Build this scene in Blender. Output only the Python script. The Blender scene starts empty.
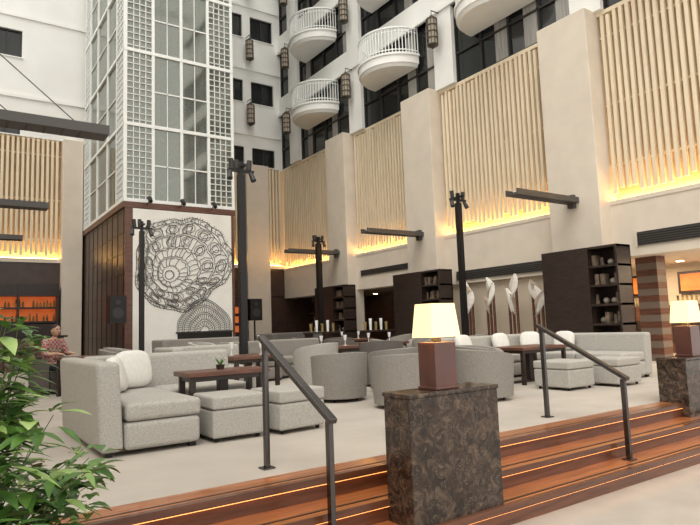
import bpy, bmesh, random
from math import *
from mathutils import Vector, Matrix, noise
random.seed(7)
S=bpy.context.scene
try:
    S.view_settings.view_transform='Standard'
    S.view_settings.look='None'
except Exception as e: print(e)

# ---------------------------------------------------------------- materials
def mat(name,col,rough=.6,metal=0,var=0,vscale=8,bump=0,bscale=60,emit=None,estr=0,stretch=(1,1,1),col2=None,coat=0,spec=.5):
    m=bpy.data.materials.new(name); m.use_nodes=True; nt=m.node_tree; b=nt.nodes['Principled BSDF']
    b.inputs['Base Color'].default_value=(*col,1); b.inputs['Roughness'].default_value=rough; b.inputs['Metallic'].default_value=metal
    b.inputs['Specular IOR Level'].default_value=spec
    if coat: b.inputs['Coat Weight'].default_value=coat
    if var or bump or col2:
        tc=nt.nodes.new('ShaderNodeTexCoord'); mp=nt.nodes.new('ShaderNodeMapping'); mp.inputs['Scale'].default_value=stretch
        nt.links.new(tc.outputs['Object'],mp.inputs['Vector'])
    if var or col2:
        n=nt.nodes.new('ShaderNodeTexNoise'); n.inputs['Scale'].default_value=vscale; n.inputs['Detail'].default_value=5
        nt.links.new(mp.outputs[0],n.inputs['Vector'])
        r=nt.nodes.new('ShaderNodeValToRGB'); r.color_ramp.elements[0].position=.3; r.color_ramp.elements[1].position=.7
        c1=tuple(max(0,c*(1-var)) for c in col); c2=col2 if col2 else tuple(min(1,c*(1+var)) for c in col)
        r.color_ramp.elements[0].color=(*c1,1); r.color_ramp.elements[1].color=(*c2,1)
        nt.links.new(n.outputs['Fac'],r.inputs[0]); nt.links.new(r.outputs[0],b.inputs['Base Color'])
    if bump:
        n2=nt.nodes.new('ShaderNodeTexNoise'); n2.inputs['Scale'].default_value=bscale; n2.inputs['Detail'].default_value=3
        nt.links.new(mp.outputs[0],n2.inputs['Vector'])
        bp=nt.nodes.new('ShaderNodeBump'); bp.inputs['Strength'].default_value=bump; bp.inputs['Distance'].default_value=.01
        nt.links.new(n2.outputs['Fac'],bp.inputs['Height']); nt.links.new(bp.outputs[0],b.inputs['Normal'])
    if emit:
        b.inputs['Emission Color'].default_value=(*emit,1); b.inputs['Emission Strength'].default_value=estr
    return m
M={}
M['white']=mat('white_plaster',(.88,.88,.85),.8,var=.03,vscale=1.5)
M['cream']=mat('cream_stone',(.70,.62,.52),.7,var=.05,vscale=2)
M['beige']=mat('beige_wall',(.60,.51,.40),.75,var=.05,vscale=2)
M['slat']=mat('slat_timber',(.80,.68,.50),.6,var=.08,vscale=3,stretch=(3,3,.4))
M['back']=mat('slat_backing',(.60,.47,.31),.8)
M['carpet']=mat('carpet',(.45,.405,.355),.85,var=.10,vscale=1.6,bump=.2,bscale=220)
M['stone']=mat('stone_floor',(.45,.415,.37),.3,var=.08,vscale=3)
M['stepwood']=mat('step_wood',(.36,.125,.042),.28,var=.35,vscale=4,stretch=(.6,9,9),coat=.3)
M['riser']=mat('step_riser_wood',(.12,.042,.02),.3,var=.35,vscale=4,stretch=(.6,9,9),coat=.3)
M['nosing']=mat('step_nosing',(.035,.02,.014),.35)
M['darkwood']=mat('dark_wood',(.032,.020,.016),.4,var=.3,vscale=5,stretch=(1,1,6))
M['brownwood']=mat('brown_wood',(.12,.05,.032),.4,var=.3,vscale=4,stretch=(1,1,7))
M['panelwood']=mat('wall_panel_wood',(.055,.030,.022),.35,var=.25,vscale=3)
M['redwood']=mat('lamp_box_wood',(.095,.033,.024),.3,var=.2,vscale=4,coat=.3)
M['taupe']=mat('taupe_stone',(.17,.135,.11),.5)
M['black']=mat('black_metal',(.012,.011,.012),.4,metal=.3)
M['wire']=mat('relief_wire',(.05,.045,.042),.5)
M['char']=mat('charcoal',(.028,.026,.026),.5)
M['grey']=mat('fixture_grey',(.07,.065,.06),.5)
M['chrome']=mat('brushed_steel',(.12,.11,.11),.25,metal=1)
M['whitem']=mat('white_metal',(.84,.86,.84),.4)
M['fabric']=mat('grey_fabric',(.43,.41,.375),.95,var=.2,vscale=70,bump=.5,bscale=260)
M['fabric2']=mat('taupe_fabric',(.27,.25,.225),.95,var=.2,vscale=70,bump=.5,bscale=260)
M['fabric3']=mat('dark_fabric',(.12,.108,.098),.95,var=.15,vscale=70)
M['pillow']=mat('cushion_white',(.70,.68,.64),.95,var=.06,vscale=30,bump=.3,bscale=160)
M['shade']=mat('lamp_shade',(.9,.76,.50),.8,emit=(1,.70,.30),estr=.85)
M['warm']=mat('cove_led',(1,.8,.5),.5,emit=(1,.60,.18),estr=27)
M['stepled']=mat('step_led',(1,.5,.2),.5,emit=(1,.40,.10),estr=3)
M['orange']=mat('backlit_bar_panel',(.8,.25,.06),.5,emit=(1,.16,.03),estr=.32,var=.3,vscale=3)
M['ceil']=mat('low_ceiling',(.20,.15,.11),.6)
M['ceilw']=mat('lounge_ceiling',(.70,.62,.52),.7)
M['down']=mat('downlight',(1,.9,.7),.5,emit=(1,.8,.5),estr=12)
M['artwhite']=mat('art_panel_white',(.82,.81,.77),.8,var=.03,vscale=3)
M['bottle']=mat('bottle_glass',(.10,.16,.08),.1,var=.6,vscale=4,col2=(.45,.30,.12))
M['leafsc']=mat('pennant_pale',(.80,.76,.70),.7,var=.15,vscale=4)
M['leafdk']=mat('pennant_taupe',(.40,.31,.23),.6,var=.25,vscale=6)
M['curtain']=mat('curtain',(.34,.33,.31),.9,var=.3,vscale=6,stretch=(8,8,.2))
M['winglass']=mat('dark_window_glass',(.018,.020,.020),.12,spec=.6)
M['books']=mat('shelf_items',(.16,.115,.08),.6,var=.7,vscale=9)
M['vase']=mat('shelf_vase',(.34,.30,.25),.5)
M['soil']=mat('soil',(.03,.02,.015),.95)
M['pot']=mat('planter_ceramic',(.45,.44,.42),.4)
M['stem']=mat('plant_stem',(.10,.13,.04),.7)
M['skin']=mat('skin',(.55,.33,.22),.6)
M['hair']=mat('hair',(.02,.015,.012),.7)
M['trouser']=mat('trousers',(.03,.035,.06),.9)
M['eye']=mat('eye',(.02,.02,.02),.2)
M['lipm']=mat('lips',(.45,.18,.14),.6)
M['lantern']=mat('lantern_glass',(.30,.25,.18),.4,emit=(1,.8,.6),estr=.12)
M['bronze']=mat('bronze',(.09,.08,.065),.45,metal=.6)
M['leaf']=mat('leaf_green',(.03,.085,.018),.36,col2=(.12,.26,.04),vscale=7)
M['leaf2']=mat('leaf_light',(.16,.30,.06),.4,col2=(.38,.50,.17),vscale=7)
def marble():
    m=bpy.data.materials.new('emperador_marble'); m.use_nodes=True; nt=m.node_tree; b=nt.nodes['Principled BSDF']
    tc=nt.nodes.new('ShaderNodeTexCoord'); n=nt.nodes.new('ShaderNodeTexNoise'); n.inputs['Scale'].default_value=11; n.inputs['Detail'].default_value=9; n.inputs['Distortion'].default_value=1.2
    nt.links.new(tc.outputs['Object'],n.inputs['Vector'])
    r=nt.nodes.new('ShaderNodeValToRGB'); e=r.color_ramp.elements; e[0].position=.34; e[0].color=(.014,.008,.005,1); e[1].position=.78; e[1].color=(.15,.10,.068,1)
    x=e.new(.52); x.color=(.043,.025,.017,1)
    nt.links.new(n.outputs['Fac'],r.inputs[0])
    v=nt.nodes.new('ShaderNodeTexVoronoi'); v.feature='DISTANCE_TO_EDGE'; v.inputs['Scale'].default_value=6.5
    mx=nt.nodes.new('ShaderNodeMix'); mx.data_type='VECTOR'; mx.inputs[0].default_value=.35
    nt.links.new(tc.outputs['Object'],mx.inputs[4]); nt.links.new(n.outputs['Color'],mx.inputs[5]); nt.links.new(mx.outputs[1],v.inputs['Vector'])
    r2=nt.nodes.new('ShaderNodeValToRGB'); r2.color_ramp.elements[0].color=(1,1,1,1); r2.color_ramp.elements[1].position=.025; r2.color_ramp.elements[1].color=(0,0,0,1)
    nt.links.new(v.outputs['Distance'],r2.inputs[0])
    mc=nt.nodes.new('ShaderNodeMix'); mc.data_type='RGBA'; mc.inputs[7].default_value=(.29,.22,.16,1)
    mu=nt.nodes.new('ShaderNodeMath'); mu.operation='MULTIPLY'; mu.inputs[1].default_value=.45
    nt.links.new(r2.outputs[0],mu.inputs[0]); nt.links.new(mu.outputs[0],mc.inputs[0]); nt.links.new(r.outputs[0],mc.inputs[6]); nt.links.new(mc.outputs[2],b.inputs['Base Color'])
    b.inputs['Roughness'].default_value=.18
    return m
M['marble']=marble()
def plaid():
    m=mat('plaid_shirt',(.45,.06,.05),.9); nt=m.node_tree; b=nt.nodes['Principled BSDF']; tc=nt.nodes.new('ShaderNodeTexCoord')
    ck=nt.nodes.new('ShaderNodeTexChecker'); ck.inputs['Scale'].default_value=26; ck.inputs['Color1'].default_value=(.36,.06,.05,1); ck.inputs['Color2'].default_value=(.40,.34,.32,1)
    nt.links.new(tc.outputs['Object'],ck.inputs['Vector']); nt.links.new(ck.outputs['Color'],b.inputs['Base Color']); return m
M['plaid']=plaid()
def towerglass():
    m=bpy.data.materials.new('tower_glass'); m.use_nodes=True; nt=m.node_tree; b=nt.nodes['Principled BSDF']
    b.inputs['Base Color'].default_value=(.30,.32,.29,1); b.inputs['Roughness'].default_value=.05; b.inputs['Metallic'].default_value=.6
    b.inputs['Alpha'].default_value=.68
    return m
M['tglass']=towerglass()

# ---------------------------------------------------------------- mesh builder
class MB:
    def __init__(s): s.bm=bmesh.new(); s.ms=[]
    def mi(s,m):
        if m not in s.ms: s.ms.append(m)
        return s.ms.index(m)
    def _fin(s,vs,m,T=None):
        fs=set()
        for v in vs:
            for f in v.link_faces: fs.add(f)
        i=s.mi(m)
        for f in fs: f.material_index=i
        if T is not None: bmesh.ops.transform(s.bm,matrix=T,verts=vs)
    def box(s,x0,x1,y0,y1,z0,z1,m,T=None,top=(0,0),taper=1):
        r=bmesh.ops.create_cube(s.bm,size=1)['verts']
        cx,cy=(x0+x1)/2,(y0+y1)/2
        for v in r:
            t=v.co.z>0
            v.co=Vector((cx+v.co.x*(x1-x0)*(taper if t else 1)+(top[0] if t else 0),cy+v.co.y*(y1-y0)*(taper if t else 1)+(top[1] if t else 0),z1 if t else z0))
        s._fin(r,m,T); return r
    def cyl(s,p,q,r1,r2=None,m=None,seg=12,T=None):
        if r2 is None: r2=r1
        p=Vector(p);q=Vector(q);d=q-p
        mt=Matrix.Translation((p+q)/2)@d.to_track_quat('Z','Y').to_matrix().to_4x4()
        r=bmesh.ops.create_cone(s.bm,cap_ends=True,segments=seg,radius1=r1,radius2=r2,depth=d.length,matrix=mt)['verts']
        s._fin(r,m,T); return r
    def sph(s,c,rad,m,seg=12,T=None,sc=(1,1,1),pw=1):
        r=bmesh.ops.create_uvsphere(s.bm,u_segments=seg,v_segments=max(6,seg//2+2),radius=1)['verts']
        for v in r:
            if pw!=1:
                v.co=Vector([copysign(abs(a)**pw,a) for a in v.co])
            v.co=Vector((c[0]+v.co.x*rad*sc[0],c[1]+v.co.y*rad*sc[1],c[2]+v.co.z*rad*sc[2]))
        s._fin(r,m,T); return r
    def arc(s,cx,cy,ri,ro,a0,a1,z0,z1f,m,n=20,T=None,flare=0):
        vs=[]
        for k in range(n+1):
            u=k/n;a=a0+(a1-a0)*u;z1=z1f(u);c,sn=cos(a),sin(a)
            vs.append([s.bm.verts.new((cx+ri*c,cy+ri*sn,z0)),s.bm.verts.new((cx+ro*c,cy+ro*sn,z0)),
                       s.bm.verts.new((cx+(ro+flare)*c,cy+(ro+flare)*sn,z1)),s.bm.verts.new((cx+(ri+flare)*c,cy+(ri+flare)*sn,z1))])
        i=s.mi(m)
        for k in range(n):
            for j in range(4):
                f=s.bm.faces.new((vs[k][j],vs[k][(j+1)%4],vs[k+1][(j+1)%4],vs[k+1][j])); f.material_index=i
        for e in (vs[0],vs[-1]):
            f=s.bm.faces.new(e); f.material_index=i
        if T is not None: bmesh.ops.transform(s.bm,matrix=T,verts=[v for e in vs for v in e])
    def done(s,name,bevel=0,seg=2,smooth=False,parent=None,loc=(0,0,0),rot=0,origin=True):
        bmesh.ops.recalc_face_normals(s.bm,faces=s.bm.faces)
        off=Vector((0,0,0))
        if origin and loc==(0,0,0) and rot==0 and parent is None:
            xs=[v.co for v in s.bm.verts]
            off=Vector(((min(c.x for c in xs)+max(c.x for c in xs))/2,(min(c.y for c in xs)+max(c.y for c in xs))/2,min(c.z for c in xs)))
            bmesh.ops.translate(s.bm,vec=-off,verts=s.bm.verts)
        me=bpy.data.meshes.new(name); s.bm.to_mesh(me); s.bm.free()
        for m in s.ms: me.materials.append(M[m])
        if smooth:
            for p in me.polygons: p.use_smooth=True
        o=bpy.data.objects.new(name,me); bpy.context.collection.objects.link(o)
        o.location=Vector(loc)+off; o.rotation_euler=(0,0,rot)
        if parent: o.parent=parent
        if bevel:
            b=o.modifiers.new('bevel','BEVEL'); b.width=bevel; b.segments=seg; b.limit_method='ANGLE'; b.angle_limit=radians(40)
            for p in me.polygons: p.use_smooth=True
            w=o.modifiers.new('wn','WEIGHTED_NORMAL')
        return o
def empty(name,loc=(0,0,0),rot=0):
    o=bpy.data.objects.new(name,None); bpy.context.collection.objects.link(o); o.location=loc; o.rotation_euler=(0,0,rot); return o
def light(name,kind,loc,energy,col=(1,1,1),size=.1,rot=(0,0,0),parent=None,size_y=None):
    l=bpy.data.lights.new(name,kind); l.energy=energy; l.color=col
    if kind=='AREA':
        l.size=size
        if size_y: l.shape='RECTANGLE'; l.size_y=size_y
    elif kind in('POINT','SPOT'): l.shadow_soft_size=size
    o=bpy.data.objects.new(name,l); bpy.context.collection.objects.link(o); o.location=loc; o.rotation_euler=rot
    if parent: o.parent=parent
    return o

XR=13.0; YB=24.2
cols=[(2.5,3.9),(7.9,9.3),(13.5,14.9),(18.4,19.7)]
bays=[(3.9,7.9),(9.3,13.5),(14.9,18.4),(19.7,24.2)]
# ---------------------------------------------------------------- floors & steps
Y1,Y2,Y3=3.70,3.41,3.12
b=MB(); b.box(-4,17,3.95,24.7,-.5,0,'carpet'); b.done('floor')
b=MB(); b.box(-4,17,-6,3.95,-.6,-.45,'stone'); b.done('floor_lobby')
b=MB()
SX=12.5
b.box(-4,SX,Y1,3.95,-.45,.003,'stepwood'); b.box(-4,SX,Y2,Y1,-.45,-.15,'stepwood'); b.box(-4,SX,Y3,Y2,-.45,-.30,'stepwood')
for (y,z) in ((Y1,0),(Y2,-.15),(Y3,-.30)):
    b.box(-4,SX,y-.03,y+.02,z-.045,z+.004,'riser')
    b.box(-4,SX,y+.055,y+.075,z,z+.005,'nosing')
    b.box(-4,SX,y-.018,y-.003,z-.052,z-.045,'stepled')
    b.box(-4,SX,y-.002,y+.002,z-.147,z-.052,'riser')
b.done('wooden_steps')

# ---------------------------------------------------------------- right wall
b=MB()
for (y0,y1) in [(-2,2.5)]+bays:
    zb=2.2 if y0==9.3 else 2.4
    b.box(XR,XR+.5,y0,y1,zb,3.72,'cream')
    b.box(XR+.3,XR+.5,y0,y1,3.72,8.42,'back')
    b.box(XR-.02,XR+.5,y0,y1,3.66,3.76,'cream')
    b.box(XR+.05,XR+.5,y0,y1,8.36,8.46,'slat')
b.box(XR+.15,XR+.5,9.3,13.5,0,2.2,'beige')
b.box(XR+.25,XR+.5,-2,YB,8.46,22,'white')
L=[9.62,12.67,15.72,18.8]
for l in L:
    b.box(XR-.05,XR+.3,-2,YB,l+1.35,l+2.25,'white')
    b.box(XR-.15,XR+.3,-2,YB,l+1.35,l+1.47,'white')
PIERS=(8.1,13.1,18.0,22.8)
for yp in PIERS:
    b.box(XR-.08,XR+.3,yp-.42,yp+.42,8.46,22,'white')
b.done('wall_right')
k=0
edges=[-2]+[v for p in PIERS for v in (p-.42,p+.42)]+[24.2]
for l in L[:3]:
    for i in range(0,10,2):
        k+=1; y0,y1=edges[i],edges[i+1]; b=MB()
        z0=l-.80 if l>9.8 else 8.47; z1=l+1.35
        b.box(XR+.12,XR+.16,y0,y1,z0,z1,'winglass')
        n=max(1,round((y1-y0)/1.0))
        for j in range(n+1):
            y=y0+(y1-y0)*j/n; b.box(XR+.05,XR+.17,y-.03,y+.03,z0,z1,'char')
        b.box(XR+.05,XR+.17,y0,y1,z0+.9,z0+.95,'char')
        for j in range(n):
            if random.random()<.45:
                y=y0+(y1-y0)*j/n; b.box(XR+.10,XR+.118,y+.05,y+(y1-y0)/n*.5,z0+.05,z1-.02,'curtain')
        b.done('window_%d'%k)
for (y0,y1) in cols:
    b=MB(); b.box(XR-.42,XR+.3,y0,y1,0,8.5,'cream'); 
    b.done('column',bevel=.02)
def slats_y(y0,y1):
    b=MB(); n=int((y1-y0)/.165)
    for i in range(n):
        y=y0+.08+i*(y1-y0-.1)/n; d=random.choice([.02,.05,.08]); zb=3.92+random.choice([0,0,0,.06,.12]); zt=8.35-random.choice([0,0,.05])
        b.box(XR+.02+d*.3,XR+.10+d*.3,y,y+.085,zb,zt,'slat')
    for z in (4.6,6.1,7.8): b.box(XR+.13,XR+.16,y0+.01,y1-.01,z,z+.05,'slat')
    b.done('slat_screen')
    b=MB(); b.box(XR+.17,XR+.26,y0+.05,y1-.05,3.77,3.80,'warm'); b.done('cove_light_strip')
for y0,y1 in bays: slats_y(y0,y1)
for (y0,y1,z0,z1) in ((4.1,7.3,2.62,2.93),(9.5,13.1,2.3,2.58),(15.2,18.1,2.9,3.1)):
    b=MB(); X0=XR
    b.box(X0-.012,X0-.002,y0,y1,z0,z1,'char')
    n=int((z1-z0)/.05)
    for i in range(n):
        z=z0+i*.05; b.box(X0-.04,X0-.012,y0,y1,z,z+.02,'grey')
    b.box(X0-.045,X0-.002,y0-.03,y0,z0-.03,z1+.03,'cream'); b.box(X0-.045,X0-.002,y1,y1+.03,z0-.03,z1+.03,'cream')
    b.done('air_grille')

# recess interior
b=MB(); b.box(16.8,17,3.95,12,0,2.6,'beige'); b.box(16.8,17,12,YB+.5,0,2.6,'panelwood'); b.box(13.5,17,YB,YB+.5,0,2.6,'panelwood'); b.box(13.5,16.8,12,12.2,0,2.42,'beige'); b.done('wall_recess')
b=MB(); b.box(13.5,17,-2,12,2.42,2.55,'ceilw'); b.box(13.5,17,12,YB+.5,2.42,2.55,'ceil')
for y in (1.5,3,4.6,6.2,7.8,9.4,15.5,17,21,22.5):
    for x in (14.4,15.8): b.cyl((x,y,2.405),(x,y,2.42),.09,m='down',seg=12)
b.done('ceiling_recess')
for y in (3.0,5.6,8.6): light('downlight_lamp','AREA',(15.2,y,2.35),100,(1,.78,.52),1.2)
for y in (16.5,21.5): light('downlight_lamp','AREA',(15.0,y,2.35),14,(1,.72,.42),1.2)
for y in (5.4,7.9,9.3):
    b=MB(); b.box(16.3,16.75,y-.6,y+.6,0,1.3,'brownwood'); b.box(16.27,16.3,y-.5,y+.5,.3,.9,'darkwood')
    for i in range(8): b.cyl((16.5,y-.45+i*.12,1.3),(16.5,y-.45+i*.12,1.55),.03,m='bottle',seg=8)
    b.box(16.7,16.78,y-.45,y+.45,1.6,2.2,'darkwood'); b.box(16.69,16.705,y-.38,y+.38,1.67,2.13,'orange')
    b.done('drinks_cabinet')
b=MB()
for i in range(16):
    b.box(13.51,13.9,7.2,7.7,i*.15,i*.15+.15,'brownwood' if i%2 else 'taupe')
b.done('striped_column')

def bookcase(y0,y1,h,x0=12.02,x1=12.56,seed=1):
    rnd=random.Random(seed); b=MB(); t=.05
    b.box(x1-.03,x1,y0,y1,0,h,'darkwood')
    for y in (y0,y0+(y1-y0)*.36,y0+(y1-y0)*.98-t): b.box(x0,x1,y,y+t,0,h,'darkwood')
    for i in range(7): 
        z=i*(h-t)/6; b.box(x0+.01,x1,y0,y1,z,z+t,'darkwood')
    b.box(x0-.005,x0+.02,y0+(y1-y0)*.36,y1,0.0,h,'darkwood')
    for i in range(1,6):
        z=i*(h-t)/6+t
        for (a,c) in ((y0+.06,y0+(y1-y0)*.35),):
            y=a
            while y<c-.06:
                r=rnd.random()
                if r<.45:
                    b.cyl((x0+.2,y+.06,z),(x0+.2,y+.06,z+.18+.06*rnd.random()),.05,.03,m='books',seg=10); y+=.16
                elif r<.65: b.sph((x0+.25,y+.08,z+.07),.07,'vase',10); y+=.2
                else: b.box(x0+.1,x0+.3,y,y+.09,z,z+.24,'books'); y+=.14
    b.done('bookcase')
bookcase(7.25,9.2,2.62,seed=3); bookcase(12.85,15.0,2.62,seed=5); bookcase(17.9,19.9,2.55,seed=9)
for (y0,y1) in ((15.4,17.6),(20.1,23.9)):
    b=MB(); b.box(14.3,14.6,y0,y1,0,2.4,'darkwood')
    for i in range(5):
        b.box(14.05,14.3,y0,y1,.4+i*.42,.43+i*.42,'brownwood')
        y=y0+.1
        while y<y1-.1:
            if random.random()<.7: b.cyl((14.17,y,.43+i*.42),(14.17,y,.43+i*.42+random.uniform(.12,.3)),.04,.02,m=random.choice(['bottle','books','whitem']),seg=8)
            y+=.16
    b.done('wine_shelf')

# pennant sculpture: pointed sails on timber stakes
b=MB(); rs=random.Random(5)
for i in range(12):
    y=9.6+i*.265; h=1.50+.52*((i*5)%4)/3; xo=12.45+.16*((i*7)%3)
    b.box(xo-.02,xo+.02,y-.03,y+.03,.12,h+.04,'brownwood')
    s_=-1 if i%3 else 1
    T=Matrix.Translation((xo-.035,y,h))@Matrix.Rotation(s_*.25+rs.uniform(-.12,.12),4,'X')@Matrix.Rotation(rs.uniform(-.25,.25),4,'Z')
    # outline: pointed top, belly, pointed tail
    prof=[(.24,0,.02),(.15,-.05,.10),(.04,-.09,.17),(-.08,-.08,.19),(-.20,-.04,.15),(-.32,.02,.08),(-.42,.07,.075)]
    A=[];B=[]
    for (z,ya,yb) in prof:
        ym=(ya+yb)/2; ya*=s_;yb*=s_;ym*=s_
        A.append([b.bm.verts.new(T@Vector(p)) for p in ((0,ya,z),(-.055,ym,z),(0,yb,z))])
        B.append([b.bm.verts.new(T@Vector(p)) for p in ((.02,ya,z),(-.035,ym,z),(.02,yb,z))])
    m1=b.mi('leafsc'); m2=b.mi('leafdk')
    for q in range(len(prof)-1):
        for c in (0,1):
            mm=m2 if (c==1 and i%2==0) else m1
            b.bm.faces.new((A[q][c],A[q][c+1],A[q+1][c+1],A[q+1][c])).material_index=mm
            b.bm.faces.new((B[q][c+1],B[q][c],B[q+1][c],B[q+1][c+1])).material_index=m1
        for c in (0,2): b.bm.faces.new((A[q][c],B[q][c],B[q+1][c],A[q+1][c])).material_index=m1
    for e_ in (0,-1): 
        for c in (0,1): b.bm.faces.new((A[e_][c],A[e_][c+1],B[e_][c+1],B[e_][c])).material_index=m1
b.box(12.35,12.9,9.4,12.75,0,.12,'darkwood')
b.done('pennant_sculpture')

# ---------------------------------------------------------------- balconies
def balcony(yc,z):
    e=empty('balcony',(XR,yc,z)); R=1.28
    b=MB()
    a0,a1=pi/2,3*pi/2
    def slab(r0,r1,z0,z1,m):
        n=28; t=[];bo=[]
        for k in range(n+1):
            a=a0+(a1-a0)*k/n; bo.append(b.bm.verts.new((r0*cos(a),r0*sin(a),z0))); t.append(b.bm.verts.new((r1*cos(a),r1*sin(a),z1)))
        mi=b.mi(m); b.bm.faces.new(bo).material_index=mi; b.bm.faces.new(t).material_index=mi
        for k in range(n): b.bm.faces.new((bo[k],bo[k+1],t[k+1],t[k])).material_index=mi
        b.bm.faces.new((bo[0],t[0],t[-1],bo[-1])).material_index=mi
    slab(R-.10,R-.04,0,.10,'white'); slab(R,R,.10,.36,'white'); slab(R+.05,R+.05,.36,.43,'white')
    b.done('slab',parent=e)
    b=MB()
    n=34
    for k in range(n+1):
        a=a0+(a1-a0)*k/n; r=R-.03; b.cyl((r*cos(a),r*sin(a),.43),(r*cos(a),r*sin(a),1.32),.018,m='whitem',seg=6)
    for zz,w in ((1.32,.035),(.55,.018),(1.18,.014)):
        b.arc(0,0,R-.03-w,R-.03+w,a0,a1,zz-w*.8,lambda u:zz+w*.8,'whitem',n=28)
    b.done('railing',parent=e)
for yc in (20.5,15.6,10.75,6.0):
    for l in L[:3]:
        balcony(yc,l)

def lantern(x,y,z,wx,wy):
    b=MB(); r=.17;h=.85
    b.cyl((0,0,0),(0,0,h),r-.03,m='lantern',seg=12)
    for k in range(10):
        a=2*pi*k/10; b.cyl((r*cos(a),r*sin(a),-.02),(r*cos(a),r*sin(a),h+.02),.014,m='bronze',seg=5)
    for i in range(5): b.cyl((0,0,i*h/4-.015),(0,0,i*h/4+.015),r+.01,m='bronze',seg=12)
    b.cyl((0,0,h),(0,0,h+.14),r,.04,m='bronze'); b.cyl((0,0,-.12),(0,0,0),.03,r,m='bronze'); b.cyl((0,0,h+.1),(0,0,h+.32),.012,m='bronze',seg=6)
    d=Vector((wx-x,wy-y,0)); b.cyl((0,0,h+.3),(d.x,d.y,h+.3),.018,m='bronze',seg=6)
    b.done('hanging_lantern',loc=(x,y,z))
for z in (10.4,13.45,16.5):
    lantern(11.3,YB-.35,z-.1,11.3,YB-.01)
    for yp in PIERS: lantern(XR-.4,yp+.1,z-.6,XR-.09,yp+.1)

# ---------------------------------------------------------------- back wall
b=MB()
b.box(-4,XR+.5,YB+.3,YB+.5,3.9,8.42,'back'); 
wx=[(1.2,2.2),(-2.2,-1.2),(10.3,11.1),(11.5,12.65)]
xs=sorted(wx); zr=[(8.45,9.3),(11.4,12.45),(14.5,15.6),(17.6,18.7)]
z=8.42
for (z0,z1) in zr:
    b.box(-4,XR+.5,YB,YB+.5,z,z0,'white')
    x=-4
    for (a,c) in xs:
        b.box(x,a,YB,YB+.5,z0,z1,'white'); x=c
    b.box(x,XR+.5,YB,YB+.5,z0,z1,'white'); z=z1
b.box(-4,XR+.5,YB,YB+.5,z,22,'white')
b.box(-4,XR+.5,YB-.05,YB+.1,3.75,3.9,'cream')
b.box(-4,4.4,YB-.01,YB+.4,2.95,3.75,'panelwood'); b.box(7.7,XR+.5,YB-.01,YB+.4,2.5,3.75,'panelwood')
b.box(-4,XR+.5,YB+.05,YB+.5,0,3.75,'panelwood')
for z in (9.85,12.95,16.0): b.box(-4,XR,YB-.06,YB,z,z+.12,'white')
b.done('wall_back')
for (z0,z1) in zr:
    for (a,c) in xs:
        k+=1; b=MB(); b.box(a,c,YB+.14,YB+.18,z0,z1,'winglass')
        for x in (a,(a+c)/2-.02,c-.04): b.box(x,x+.04,YB+.08,YB+.14,z0,z1,'char')
        b.box(a,c,YB+.08,YB+.14,z0,z0+.05,'char'); b.box(a,c,YB+.08,YB+.14,z1-.05,z1,'char'); b.box(a-.05,c+.05,YB-.05,YB-.001,z0-.04,z0,'white')
        b.done('window_%d'%k)
for (x0,x1) in ((3.6,4.3),(11.0,12.1)):
    b=MB(); b.box(x0,x1,YB-.4,YB+.3,0,8.40,'cream'); b.done('column',bevel=.02)
for (x0,x1) in ((-3.5,3.6),(8.2,11.0),(12.1,13.0)):
    b=MB(); n=int((x1-x0)/.165)
    for i in range(n):
        x=x0+.05+i*(x1-x0-.08)/n; zb=4.0+random.choice([0,0,.06,.12])
        b.box(x,x+.085,YB-.02,YB+.07,zb,8.39,'slat')
    for z in (4.6,6.1,7.8): b.box(x0+.01,x1-.01,YB+.08,YB+.11,z,z+.05,'slat')
    b.done('slat_screen')
    b=MB(); b.box(x0+.05,x1-.05,YB+.14,YB+.24,3.905,3.935,'warm'); b.done('cove_light_strip')
b=MB(); b.box(-4.2,-4,-2,YB+.5,0,12,'white'); b.done('wall_left')
for (y0,y1) in cols[1:]+[]:
    b=MB(); b.box(-4,-.6,y0,y1,0,8.5,'cream'); b.done('column',bevel=.02)
def arm(x0,x1,y,z=3.80,cable=False):
    b=MB(); w=.17
    b.box(x0,x1,y-w,y+w,z,z+.05,'grey'); b.box(x0,x1,y-w,y-w+.03,z+.05,z+.13,'grey'); b.box(x0,x1,y+w-.03,y+w,z+.05,z+.13,'grey')
    b.box(x0+.1,x1-.1,y-.04,y+.04,z+.05,z+.10,'whitem')
    n=10
    for i in range(n): 
        x=x0+.15+(x1-x0-.3)*i/n; b.box(x,x+.015,y-w+.02,y+w-.02,z-.008,z,'char')
    xb=x1 if x1>12 else x0; sg=1 if x1>12 else -1
    b.box(min(xb,xb-sg*.12),max(xb,xb-sg*.12),y-.08,y+.08,z-.12,z+.2,'grey')
    if cable:
        for xe in (x1-.3,x1-1.1): b.cyl((xe,y,z+.08),(x0,y,z+1.9*(xe-x0)/2.2),.008,m='grey',seg=5)
    b.done('linear_light_arm')
for (y0,y1) in cols[1:]: arm(10.35,XR-.425,(y0+y1)/2)
for (y0,y1) in cols[1:]: arm(-.595,1.85,(y0+y1)/2,cable=(y0<9))

# ---------------------------------------------------------------- elevator tower
TX0,TX1,TY0,TY1=4.37,7.78,17.9,YB-.45
TZ=4.88; TT=21.8
b=MB()
b.box(TX0,TX1,TY0,TY1+.4,0,TZ-.12,'panelwood')
for i in range(9):
    y=TY0+.1+i*(TY1-TY0-.2)/8; b.box(TX0-.012,TX0,y-.012,y+.012,0,TZ-.12,'black')
for i in range(8): b.box(TX0-.012,TX0,TY0,TY1,i*.62+.3,i*.62+.32,'black')
b.box(TX0-.06,TX1+.06,TY0-.06,TY1,TZ-.12,TZ+.055,'brownwood')
b.box(TX0,TX0+.22,TY0-.05,TY0,0,TZ-.1,'brownwood'); b.box(TX1-.1,TX1,TY0-.05,TY0,0,TZ-.1,'brownwood')
b.done('elevator_base')
e=empty('elevator_tower',(TX0,TY0,TZ))
b=MB()
W=TX1-TX0; D=TY1-TY0; H=TT-TZ
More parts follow.
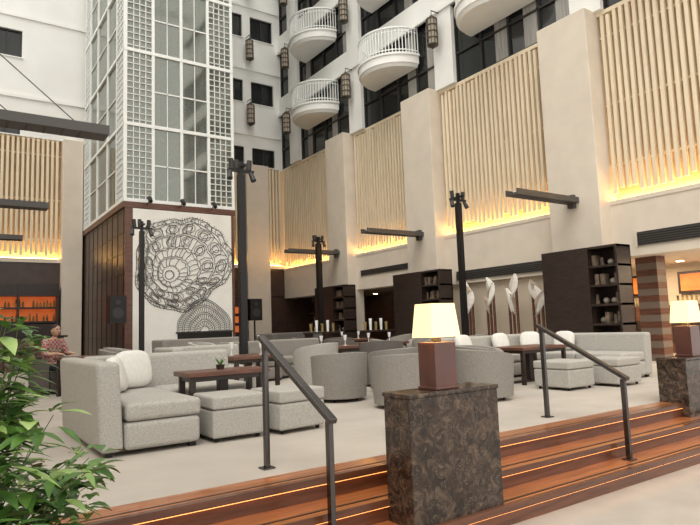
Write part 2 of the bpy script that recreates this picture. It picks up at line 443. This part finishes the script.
b.box(0,W,0,.02,.06,H,'tglass'); b.box(0,.02,0.02,D,.06,H,'tglass'); b.box(W-.02,W,0.02,D,.06,H,'tglass')
b.done('glass',parent=e)
b=MB()
b.box(W*.28,W*.72,D*.5,D-.1,.06,H,'grey'); b.box(.2,W-.2,D-.1,D,.06,H,'cream')
for zz in (2.0,5.0,8.0,11,14): b.box(.1,W-.1,.4,D-.1,zz,zz+.2,'grey')
for x in (.3,W*.3,W*.7,W-.4): b.box(x,x+.1,.3,.4,.06,H,'whitem'); b.box(x,x+.1,2.3,2.4,.06,H,'whitem')
for i in range(8):
    z_=.1+i*1.9; b.cyl((.35,.35,z_),(W-.35,.35,min(H,z_+1.9)),.04,m='whitem',seg=6); b.cyl((.35,2.35,min(H,z_+1.9)),(W-.35,2.35,z_),.04,m='whitem',seg=6)
b.box(W*.36,W*.64,.45,1.9,5.2,7.4,'brownwood')
b.done('shaft_core',parent=e)
b=MB()
def fr(x0,x1,y0,y1,z0,z1): b.box(x0,x1,y0,y1,z0,z1,'whitem')
for x in (0,.82,W/2,W-.82,W): fr(x-.045,x+.045,-.05,.03,.06,H)
zz=.06; lv=[]
while zz<H-.2: lv.append(zz); zz+=2.33
for z_ in lv: fr(-.05,W+.05,-.06,.03,z_,z_+.10)
for (xa,xb) in ((.05,.78),(W-.78,W-.05)):
    n=4
    for i in range(1,n): x=xa+(xb-xa)*i/n; fr(x-.011,x+.011,-.04,0,.06,H)
    z_=.08
    while z_<H: fr(xa,xb,-.04,0,z_-.011,z_+.011); z_+=.194
for z_ in lv:
    fr(.82,W-.82,-.03,0,z_+1.15,z_+1.19)
    for x in (.82+(W-1.64)*.25,.82+(W-1.64)*.75): fr(x-.012,x+.012,-.03,0,z_,min(H,z_+2.3))
for y in (0.03,.9,D*.37,D*.63,D-.9,D): fr(-.05,.03,y-.045,y+.045,.06,H)
for z_ in lv: fr(-.06,.03,0,D,z_,z_+.10)
for (ya,yb) in ((.1,.85),(D-.85,D-.05)):
    for i in range(1,4): y=ya+(yb-ya)*i/4; fr(-.04,0,y-.011,y+.011,.06,H)
    z_=.08
    while z_<H: fr(-.04,0,ya,yb,z_-.011,z_+.011); z_+=.194
for z_ in lv: fr(-.03,0,.9,D-.9,z_+1.15,z_+1.19)
b.done('frame',parent=e)

# art panel with relief
PX0,PX1,PZ0,PZ1=4.59,7.68,.12,4.74
b=MB(); b.box(PX0,PX1,TY0-.06,TY0-.051,PZ0,PZ1,'artwhite')
b.box(5.9,7.66,TY0-.07,TY0-.058,.45,1.0,'black'); b.box(5.85,7.67,TY0-.12,TY0-.058,.38,.45,'char'); b.box(5.85,7.67,TY0-.1,TY0-.058,1.0,1.05,'char')
b.done('relief_wall_panel')
cu=bpy.data.curves.new('relief','CURVE'); cu.dimensions='3D'; cu.bevel_depth=.0075; cu.bevel_resolution=1; cu.materials.append(M['wire'])
AC=(6.10,3.16); YA=-.012
rn=random.Random(11)
def spl(pts,cyc=False):
    s=cu.splines.new('POLY'); s.points.add(len(pts)-1)
    for p,q in zip(s.points,pts): p.co=(q[0]-AC[0],YA,q[1]-AC[1],1)
    s.use_cyclic_u=cyc
def ring(a,f):
    w=1+(.07*sin(2*a+.6)+.05*sin(3*a+1)+.035*sin(5*a+2)+.018*sin(11*a))*(.4+.6*f)
    cx_=AC[0]-.48*(1-f); cz_=AC[1]-.42*(1-f)
    return (cx_+1.46*f*w*cos(a),cz_+1.48*f*w*sin(a))
N=120
fs=[1.0,.93,.90,.72,.69,.50,.47,.33,.30,.17,.09]
for j,f in enumerate(fs):
    ph=rn.uniform(0,6)
    spl([ring(2*pi*i/N,f+.009*sin(17*2*pi*i/N+ph)) for i in range(N)],True)
for (fa,fb,n) in ((.93,1.0,110),(.72,.90,52),(.50,.69,36),(.33,.47,26),(.17,.30,18)):
    for i in range(n):
        if rn.random()<.9:
            a=2*pi*i/n+rn.uniform(-.03,.03); m_=(fa+fb)/2; spl([ring(a,fa),ring(a+.04,m_),ring(a+rn.uniform(-.08,.08),fb)])
for (f0,f1,cnt,sh) in ((.72,.90,14,0),(.50,.69,11,.1)):
    for i in range(cnt):
        a=2*pi*i/cnt+sh
        for sc_ in (1,.6):
            spl([ring(a+.17*sc_*cos(2*pi*q/14),(f0+f1)/2+(f1-f0)*.42*sc_*sin(2*pi*q/14)) for q in range(14)],True)
for i in range(110):
    a=2*pi*i/110
    if rn.random()<.8: spl([ring(a,1.0),ring(a+.01,1.0+rn.uniform(.01,.035))])
DC=(6.76,1.06)
def dome(a,f): return (DC[0]+.86*f*cos(a)*(1+.04*sin(5*a)),DC[1]+.95*f*sin(a)*(1+.05*sin(4*a+1)))
for f in (1,.95,.8,.75,.58,.53,.36,.3,.15):
    spl([dome(pi*i/40,f) for i in range(41)])
for (f0,f1,n) in ((.80,.95,40),(.58,.75,30),(.36,.53,20),(.15,.3,10)):
    for i in range(n+1):
        a=pi*i/n; spl([dome(a,f0),dome(a+.03,f1)])
ro=bpy.data.objects.new('wire_relief_artwork',cu); bpy.context.collection.objects.link(ro); ro.location=(AC[0],TY0-.06,AC[1])
for x in (5.0,6.0,7.0):
    b=MB(); b.cyl((x,TY0-.45,TZ+.02),(x,TY0-.3,TZ+.16),.06,.07,m='black'); b.cyl((x,TY0-.37,TZ+.1),(x,TY0-.065,TZ+.0),.015,m='black',seg=6); b.done('picture_spotlight')

# ---------------------------------------------------------------- bar at back left
b=MB()
b.box(-2,3.5,YB-.12,YB-.02,1.6,2.5,'orange')
for z in (1.55,2.05,2.5):
    b.box(-2,3.5,YB-.45,YB-.1,z,z+.06,'darkwood')
for x in (-2,-.6,.8,2.2,3.45): b.box(x,x+.06,YB-.46,YB-.02,0,2.95,'darkwood')
b.box(-2,3.5,YB-.5,YB-.02,0,1.5,'darkwood')
b.box(-2,3.5,YB-.4,YB-.02,2.56,2.95,'darkwood')
x=-1.9
for z in (1.61,2.11):
    x=-1.9
    while x<3.4:
        if random.random()<.75:
            h=random.uniform(.18,.3); b.cyl((x,YB-.3,z),(x,YB-.3,z+h*.65),.035,m='bottle',seg=8); b.cyl((x,YB-.3,z+h*.65),(x,YB-.3,z+h),.03,.012,m='bottle',seg=8)
        x+=.11
b.done('bar_back_shelf')
b=MB(); b.box(-2,3.3,21.2,21.8,0,1.02,'brownwood'); b.box(-2.1,3.4,21.1,21.9,1.02,1.08,'black')
for i in range(12): b.box(-1.9+i*.44,-1.88+i*.44,21.18,21.2,.05,1.0,'black')
b.done('bar_counter')
b=MB(); b.box(8.3,10.9,YB-.5,YB-.02,0,2.4,'darkwood')
for z in (.9,1.3,1.7): b.box(8.4,10.8,YB-.52,YB-.5,z+.05,z+.32,'orange'); b.box(8.3,10.9,YB-.6,YB-.5,z,z+.04,'brownwood')
b.done('backlit_cabinet')
for (x,y) in ((4.0,17.2),(9.0,19.0)):
    b=MB(); b.cyl((x,y,.0),(x,y,.03),.25,m='black',seg=16); b.cyl((x,y,.02),(x,y,1.35),.03,m='black'); b.box(x-.22,x+.22,y-.17,y+.17,1.35,2.1,'black'); b.cyl((x,y-.175,1.62),(x,y-.165,1.62),.15,m='char',seg=20); b.cyl((x,y-.175,1.92),(x,y-.165,1.92),.07,m='char',seg=16)
    b.done('loudspeaker',bevel=.01)

# ---------------------------------------------------------------- skylight roof
b=MB()
for i in range(8): y=-2+i*3.7; b.box(-4,XR+.5,y,y+.15,22.05,22.5,'whitem')
for i in range(9): x=-4+i*2.15; b.box(x,x+.1,-2,YB+.4,22.05,22.3,'whitem')
for i in range(8):
    y=-2+i*3.7
    for j in range(8): b.cyl((-4+j*2.15,y+.07,23.4),(-4+(j+.5)*2.15,y+.07,22.4),.05,m='whitem',seg=6); b.cyl((-4+(j+.5)*2.15,y+.07,22.4),(-4+(j+1)*2.15,y+.07,23.4),.05,m='whitem',seg=6)
    b.cyl((-4,y+.07,23.4),(XR+.5,y+.07,23.4),.06,m='whitem',seg=6)
b.done('skylight_roof')

# ---------------------------------------------------------------- lamp posts
def post(x,y,h,w=.06):
    b=MB(); b.box(-w*1.9,w*1.9,-w*1.9,w*1.9,0,.03,'black'); b.box(-w,w,-w,w,.03,h-.25,'black')
    b.box(-w*.6,w*.6,-w*.6,w*.6,h-.25,h,'black')
    b.box(-.26,.26,-.03,.03,h-.2,h-.15,'black'); b.box(-.03,.03,-.2,.2,h-.12,h-.08,'black')
    for sx in (-.22,.2): 
        b.cyl((sx,0,h-.2),(sx*1.15,-.07,h-.36),.04,.055,m='char'); b.cyl((sx*.8,0,h-.15),(sx*.9,0,h+.04),.05,m='char')
    b.cyl((0,.18,h-.1),(0,.2,h+.08),.05,m='char')
    b.done('lamp_post',loc=(x,y,0))
post(4.58,10.15,4.2,.062); post(10.4,10.3,4.2); post(11.2,18.2,4.3,.085); post(4.1,15.1,3.85,.055)

# ---------------------------------------------------------------- pedestals and table lamps
def pedestal(x0,x1,y0,y1,h):
    b=MB(); b.box(x0,x1,y0,y1,-.45,h-.03,'marble'); b.box(x0-.008,x1+.008,y0-.008,y1+.008,h-.03,h,'marble'); b.done('marble_pedestal',bevel=.006)
pedestal(2.60,3.46,3.13,3.41,.575); pedestal(7.2,8.16,3.6,3.95,.53)
def tlamp(x,y,z,s=1):
    e=empty('table_lamp',(x,y,z)); e.scale=(s,s,s)
    b=MB(); b.box(-.115,.115,-.1,.1,0,.37,'redwood'); b.box(-.125,.125,-.11,.11,0,.02,'redwood'); b.box(-.03,.03,-.03,.03,.37,.43,'bronze'); b.done('base',bevel=.004,parent=e)
    b=MB(); vs=b.box(-.155,.155,-.12,.12,.41,.68,'shade',taper=.82)
    dl=[f for f in b.bm.faces if abs(f.calc_center_median().z-.41)<1e-4 or abs(f.calc_center_median().z-.68)<1e-4]
    bmesh.ops.delete(b.bm,geom=dl,context='FACES_ONLY')
    b.done('shade',parent=e)
    light('bulb','POINT',(0,0,.5),5,(1,.68,.36),.05,parent=e)
tlamp(3.0,3.27,.577,.9); tlamp(7.66,3.78,.532)

# ---------------------------------------------------------------- handrails
def rail(x,yb=3.3):
    b=MB(); w=.024
    yt,zt,zb=4.2,.95,.45
    b.box(x-.018,x+.018,yt-w,yt+w,0,zt,'chrome'); b.box(x-.018,x+.018,yb-w,yb+w,-.3,zb,'chrome')
    b.box(x-.05,x+.05,yt-.05,yt+.05,0.0,.012,'chrome'); b.box(x-.05,x+.05,yb-.05,yb+.05,-.3,-.288,'chrome')
    a=Vector((0,yt+.06,zt+.035)); c=Vector((0,yb-.05,zb-.0))
    d=(c-a); L_=d.length; ang=atan2(d.z,-d.y)
    T=Matrix.Translation((x,(a.y+c.y)/2,(a.z+c.z)/2))@Matrix.Rotation(-ang,4,'X')
    b.box(-.03,.03,-L_/2,L_/2,-.018,.018,'chrome',T=T)
    b.done('handrail',bevel=.004)
rail(2.07); rail(5.40)

# ---------------------------------------------------------------- furniture
def cushion(b,c,s,T=None,m='pillow',tilt=0,rz=0):
    TT_=Matrix.Translation(c)@Matrix.Rotation(rz,4,'Z')@Matrix.Rotation(tilt,4,'X')
    if T is not None: TT_=T@TT_
    b.sph((0,0,0),1,m,16,T=TT_,sc=s,pw=.6)
def sofa_L(x,y,rot,lenx,leny,m='fabric',h=.86,name='corner_sofa',d=.88):
    e=empty(name,(x,y,0),rot); bt=.2
    b=MB()
    b.box(0,bt,-leny,0,.04,h,m,top=(-.04,0)); b.box(bt,lenx,-bt,0,.04,h,m,top=(0,.04))
    b.box(bt,d,-leny,-bt,.04,.28,m); b.box(d,lenx,-d,-bt,.04,.28,m)
    b.done('frame',bevel=.045,seg=3,parent=e)
    b=MB()
    n=max(1,round(leny/.8)); 
    for i in range(n): b.box(bt+.01,d+.01,-leny+i*(leny-bt)/n+.004,-leny+(i+1)*(leny-bt)/n-.004,.285,.44,m)
    n2=max(1,round((lenx-d)/.8))
    for i in range(n2): b.box(d+i*(lenx-d)/n2+.012,d+(i+1)*(lenx-d)/n2-.004,-d-.0,-bt-.01,.285,.44,m)
    b.done('seat_cushions',bevel=.04,seg=3,parent=e)
    b=MB(); 
    for xx in (.08,lenx-.08): b.box(xx-.03,xx+.03,-.11,-.05,0,.05,'black')
    for xx in (.08,d-.06): b.box(xx-.03,xx+.03,-leny+.05,-leny+.11,0,.05,'black')
    b.done('feet',parent=e)
    return e
def ottoman(x,y,s=.6,h=.43,m='fabric',rot=0):
    b=MB(); b.box(-s/2,s/2,-s/2,s/2,.04,.30,m); b.box(-s/2-.005,s/2+.005,-s/2-.005,s/2+.005,.305,h,m)
    for a in (-1,1):
        for c in (-1,1): b.box(a*(s/2-.06)-.025,a*(s/2-.06)+.025,c*(s/2-.06)-.025,c*(s/2-.06)+.025,0,.05,'black')
    b.done('ottoman',bevel=.035,seg=3,loc=(x,y,0),rot=rot)
def table(x,y,w,d,h,rot=0,name='coffee_table'):
    b=MB(); b.box(-w/2,w/2,-d/2,d/2,h-.05,h,'brownwood'); b.box(-w/2+.05,w/2-.05,-d/2+.05,d/2-.05,h-.10,h-.05,'darkwood')
    for a in (-1,1):
        for c in (-1,1): b.box(a*(w/2-.07)-.03,a*(w/2-.07)+.03,c*(d/2-.07)-.03,c*(d/2-.07)+.03,0,h-.05,'darkwood')
    b.box(-.05,.05,-.05,.05,0.03,h-.1,'darkwood'); b.box(-w/2+.1,w/2-.1,-.03,.03,0,.04,'darkwood')
    b.done(name,bevel=.006,loc=(x,y,0),rot=rot)
def smallplant(x,y,z):
    b=MB(); b.cyl((0,0,0),(0,0,.05),.04,.05,m='darkwood',seg=14); rr=random.Random(x)
    for i in range(16):
        a=rr.uniform(0,6.28); r=rr.uniform(.02,.06); b.cyl((0,0,.04),(r*cos(a),r*sin(a),.05+rr.uniform(.03,.08)),.008,.002,m='leaf',seg=5)
    b.done('small_table_plant',loc=(x,y,z))
def tub(x,y,rot,m='fabric2',r=.38,name='armchair',h=.68):
    b=MB()
    prof=lambda u: .56+(h-.56)*(sin(pi*u)**.5 if 0<u<1 else 0)
    b.arc(0,0,r-.11,r,radians(-50),radians(230),.05,prof,m,n=28,flare=.03)
    b.cyl((0,-.03,.06),(0,-.03,.29),r-.10,m=m,seg=28); b.cyl((0,-.05,.29),(0,-.05,.42),r-.095,m=m,seg=28)
    for a in (45,135,225,315): b.cyl((.25*cos(radians(a)),.25*sin(radians(a)),0),(.25*cos(radians(a)),.25*sin(radians(a)),.07),.02,m='black',seg=8)
    b.done(name,bevel=.03,seg=3,loc=(x,y,0),rot=rot)

# left group
sofa_L(1.14,7.35,0,1.9,1.9,h=.81)
b=MB(); cushion(b,(0,0,0),(.23,.08,.21),tilt=-.25,rz=.35); b.done('throw_pillow',loc=(1.80,6.98,.655),smooth=True)
b=MB(); cushion(b,(0,0,0),(.21,.08,.19),tilt=-.3,rz=1.2); b.done('throw_pillow',loc=(1.55,6.65,.63),smooth=True)
ottoman(2.40,5.70,.54); ottoman(3.04,5.66,.56,rot=.12)
table(2.54,6.20,.92,.46,.63); smallplant(2.54,6.25,.63)
tub(4.75,7.25,radians(170)); tub(4.90,6.05,radians(165),r=.35); tub(6.12,5.75,radians(70),r=.38); tub(7.0,6.6,radians(40),r=.40)
tub(5.95,7.5,radians(190)); table(5.55,6.62,.5,.5,.5)
# right group
sofa_L(10.1,8.3,-pi/2,2.7,2.6,h=.76,d=.92)
ottoman(7.78,5.7,.62,.42); ottoman(8.62,5.45,.62,.42)
table(8.3,6.75,1.2,.75,.60)
for (x,y,r) in ((9.72,7.85,-.8),(9.78,7.1,-1.4),(9.0,7.98,0),(8.0,7.98,.1)):
    b=MB(); cushion(b,(0,0,0),(.20,.08,.18),tilt=-.3,rz=r); b.done('throw_pillow',loc=(x,y,.63),smooth=True)
# background seating
sofa_L(3.0,10.2,0,1.45,1.0,m='fabric',h=.80); sofa_L(4.9,12.1,0,2.4,1.2,m='fabric2',h=.8)
for (x,y,w_,h_) in ((3.9,8.5,.8,.66),(6.2,9.6,.9,.68),(7.9,10.4,.9,.68),(6.6,14.2,.9,.7),(9.2,13.4,.9,.7)):
    table(x,y,w_,w_,h_,name='dining_table')
    for (dx,dy) in ((-.2,.15),(.18,-.1)):
        b=MB(); b.cyl((0,0,0),(0,0,.008),.035,m='whitem',seg=12); b.cyl((0,0,0),(0,0,.10),.006,m='whitem',seg=6); b.cyl((0,0,.10),(0,0,.20),.022,.036,m='whitem',seg=12); b.done('wine_glass',loc=(x+dx,y+dy,h_+.001))
for (x,y,r) in ((7.15,9.1,60),(5.3,8.8,200),(7.0,10.55,100),(8.9,10.1,270),(9.4,9.2,200),(5.7,13.2,160),(7.7,13.4,200),(5.6,14.9,30),(8.2,12.5,150),(10.2,12.6,210),(8.3,14.3,30),(9.8,11.2,240),(6.4,8.4,150),(11.3,12.2,250),(3.2,13.2,100),(2.8,11.7,60)):
    tub(x,y,radians(r),m=random.choice(['fabric2','fabric3','fabric']),r=.36,h=.78)
sofa_L(8.4,17.6,0,2.4,1.2,m='fabric3',h=.9); sofa_L(4.8,16.6,0,2.6,1.0,m='fabric2',h=.85)
for (x,y) in ((9.7,15.6),(11.0,14.6)):
    b=MB(); b.box(-.6,.6,-.25,.25,.85,.9,'darkwood')
    for a in (-.55,.5): b.box(a,a+.05,-.22,.22,0,.85,'darkwood')
    for i in range(5): b.cyl((-.45+i*.2,0,.9),(-.45+i*.2,0,1.15+.1*(i%2)),.035,.05,m='whitem' if i%2 else 'bottle',seg=10)
    b.done('console_table',loc=(x,y,0))

# ---------------------------------------------------------------- seated man
def man(x,y,rot):
    e=empty('seated_man',(x,y,0),rot)
    V=[(0,.05,.50),(0,.06,.68),(0,.02,.86),(0,-.02,.98),(0,-.05,1.06),
       (.17,-.01,.95),(.23,-.08,.72),(.14,-.32,.73),(-.17,-.01,.95),(-.23,-.08,.72),(-.14,-.32,.73),
       (.10,.03,.49),(.13,-.40,.50),(.13,-.40,.10),(.13,-.55,.04),(-.10,.03,.49),(-.13,-.40,.50),(-.13,-.40,.10),(-.13,-.55,.04),
       (.13,-.38,.735),(-.13,-.38,.735)]
    Rr=[.145,.135,.145,.08,.055,.075,.048,.03,.075,.048,.03,.10,.07,.045,.035,.10,.07,.045,.035,.035,.035]
    E=[(0,1),(1,2),(2,3),(3,4),(2,5),(5,6),(6,7),(7,19),(2,8),(8,9),(9,10),(10,20),(0,11),(11,12),(12,13),(13,14),(0,15),(15,16),(16,17),(17,18)]
    for hnd,sx in ((19,1),(20,-1)):
        hp=Vector(V[hnd])
        for j,ln in enumerate((.07,.08,.075,.06)):
            o=hp+Vector((sx*(-.027+.018*j),-.02,0)); i0=len(V)
            V+= [tuple(o),tuple(o+Vector((0,-ln*.55,-.004))),tuple(o+Vector((0,-ln,-.02)))]; Rr+=[.010,.009,.008]
            E+=[(hnd,i0),(i0,i0+1),(i0+1,i0+2)]
        i0=len(V); V+=[tuple(hp+Vector((-sx*.035,.0,0))),tuple(hp+Vector((-sx*.055,-.035,-.005)))]; Rr+=[.011,.009]; E+=[(hnd,i0),(i0,i0+1)]
    me=bpy.data.meshes.new('b'); me.from_pydata(V,E,[]); o=bpy.data.objects.new('tmp',me); bpy.context.collection.objects.link(o)
    sk=o.modifiers.new('s','SKIN'); sk.use_smooth_shade=True
    for v,r in zip(me.skin_vertices[0].data,Rr): v.radius=(r,r*(.8 if r>.12 else 1))
    me.skin_vertices[0].data[0].use_root=True
    su=o.modifiers.new('u','SUBSURF'); su.levels=2; su.render_levels=2
    dg=bpy.context.evaluated_depsgraph_get(); nm=bpy.data.meshes.new_from_object(o.evaluated_get(dg)); bpy.data.objects.remove(o)
    nm.materials.clear()
    for m in ('plaid','trouser','skin','black'): nm.materials.append(M[m])
    for p in nm.polygons:
        c=p.center
        if c.z<.085: i=3
        elif c.z<.56: i=1
        elif c.y<-.2 and c.z<.82: i=2
        elif c.z>1.0: i=2
        else: i=0
        p.material_index=i; p.use_smooth=True
    bo=bpy.data.objects.new('body',nm); bpy.context.collection.objects.link(bo); bo.parent=e
    b=MB(); hz=1.16; hy=-.075
    vs=b.sph((0,hy,hz),1,'skin',20,sc=(.078,.095,.115))
    for v in vs:
        if v.co.z<hz-.03 and v.co.y<hy: v.co.x*=.85
    b.cyl((0,hy-.088,hz+.005),(0,hy-.115,hz-.03),.009,.016,m='skin',seg=8)
    for s in (-1,1):
        b.sph((s*.08,hy+.005,hz-.01),1,'skin',8,sc=(.012,.022,.032)); b.sph((s*.03,hy-.086,hz+.012),.011,'eye',8); b.box(s*.03-.018,s*.03+.018,hy-.098,hy-.085,hz+.03,hz+.036,'hair')
    b.box(-.024,.024,hy-.095,hy-.085,hz-.058,hz-.05,'lipm')
    b.done('head',parent=e,smooth=True)
    b=MB(); vs=b.sph((0,hy+.014,hz+.02),1,'hair',20,sc=(.085,.098,.108))
    dl=[v for v in vs if (v.co.z<hz+.045 and v.co.y<hy-.03) or v.co.z<hz-.06]
    bmesh.ops.delete(b.bm,geom=dl,context='VERTS'); b.done('hair',parent=e,smooth=True)
man(1.75,12.4,radians(25))
tub(1.75,12.46,radians(25),m='fabric3',r=.38)
table(2.10,11.6,.7,.6,.68,rot=radians(25),name='dining_table')

# ---------------------------------------------------------------- shrub
def shrub(x,y,z0):
    e=empty('potted_shrub',(x,y,z0))
    b=MB(); b.cyl((0,0,0),(0,0,.42),.26,.34,m='pot',seg=28); b.cyl((0,0,.42),(0,0,.45),.36,m='pot',seg=28); b.cyl((0,0,.45),(0,0,.455),.32,m='soil',seg=24); b.done('pot',parent=e)
    b=MB(); st=MB(); rnd=random.Random(4)
    def leaf(p,d,up,L_,w,m):
        d=d.normalized(); s=d.cross(up); 
        if s.length<.01: s=Vector((1,0,0))
        s.normalize(); n=s.cross(d).normalized()
        mi=b.mi(m); rows=[]
        prof=[(0,.08),(.18,.62),(.42,1),(.68,.72),(.88,.3),(1,0.02)]
        for (t,ww) in prof:
            c=p+d*L_*t-Vector((0,0,1))*L_*.28*t*t
            rows.append((b.bm.verts.new(c-s*w*ww+n*w*.25*ww),b.bm.verts.new(c),b.bm.verts.new(c+s*w*ww+n*w*.25*ww)))
        for i in range(len(rows)-1):
            for j in (0,1):
                f=b.bm.faces.new((rows[i][j],rows[i][j+1],rows[i+1][j+1],rows[i+1][j])); f.material_index=mi; f.smooth=True
    for k in range(150):
        a=rnd.uniform(0,2*pi); reach=.56*sqrt(rnd.uniform(.01,1)); top=rnd.uniform(.68,1)
        hh=(1.30-.84*(reach/.56)**1.7)*top
        p0=Vector((rnd.uniform(-.15,.15),rnd.uniform(-.15,.15),.45)); pts=[]
        for i in range(9):
            t=i/8; pts.append(p0+Vector((cos(a)*reach*t**1.3,sin(a)*reach*t**1.3,hh*t*(1.15-.15*t)))+Vector((.02*sin(5*t+k),.02*cos(4*t+k),0)))
        for i in range(8): st.cyl(pts[i],pts[i+1],.006*(1-i/11),.006*(1-(i+1)/11),m='stem',seg=5)
        for i in range(2,9):
            for q in range(3 if i<7 else 4):
                p=pts[i]+Vector((rnd.uniform(-.02,.02),rnd.uniform(-.02,.02),rnd.uniform(-.05,.03)))
                aa=a+rnd.uniform(-2.0,2.0); d=Vector((cos(aa),sin(aa),rnd.uniform(-.35,.6)))
                leaf(p,d,Vector((0,0,1)),rnd.uniform(.09,.16),rnd.uniform(.018,.030),'leaf2' if (rnd.random()<.25 and i>5) else 'leaf')
    st.done('stems',parent=e); b.done('leaves',parent=e)
shrub(-.03,2.72,-.45)

# ---------------------------------------------------------------- lighting
w=bpy.data.worlds.new('world'); S.world=w; w.use_nodes=True; bg=w.node_tree.nodes['Background']; bg.inputs[0].default_value=(1,.97,.91,1); bg.inputs[1].default_value=1.45
sun=light('sun_daylight','SUN',(5,5,30),2.0,(1,.96,.88),rot=(radians(20),radians(-25),0)); sun.data.angle=radians(40)

# ---------------------------------------------------------------- camera
yaw,pit,roll,f=0.6042,0.106,0.036,594.45
Fh=Vector((sin(yaw),cos(yaw),0)); R=Vector((cos(yaw),-sin(yaw),0)); U=Vector((0,0,1))
F=Fh*cos(pit)+U*sin(pit); Up=U*cos(pit)-Fh*sin(pit)
R2=R*cos(roll)-Up*sin(roll); U2=Up*cos(roll)+R*sin(roll)
cam=bpy.data.objects.new('camera',bpy.data.cameras.new('camera')); bpy.context.collection.objects.link(cam)
mt=Matrix((R2,U2,-F)).transposed().to_4x4(); mt.translation=Vector((0,0,1.05)); cam.matrix_world=mt
cam.data.sensor_width=36; cam.data.lens=f*36/700; cam.data.clip_end=200; S.camera=cam
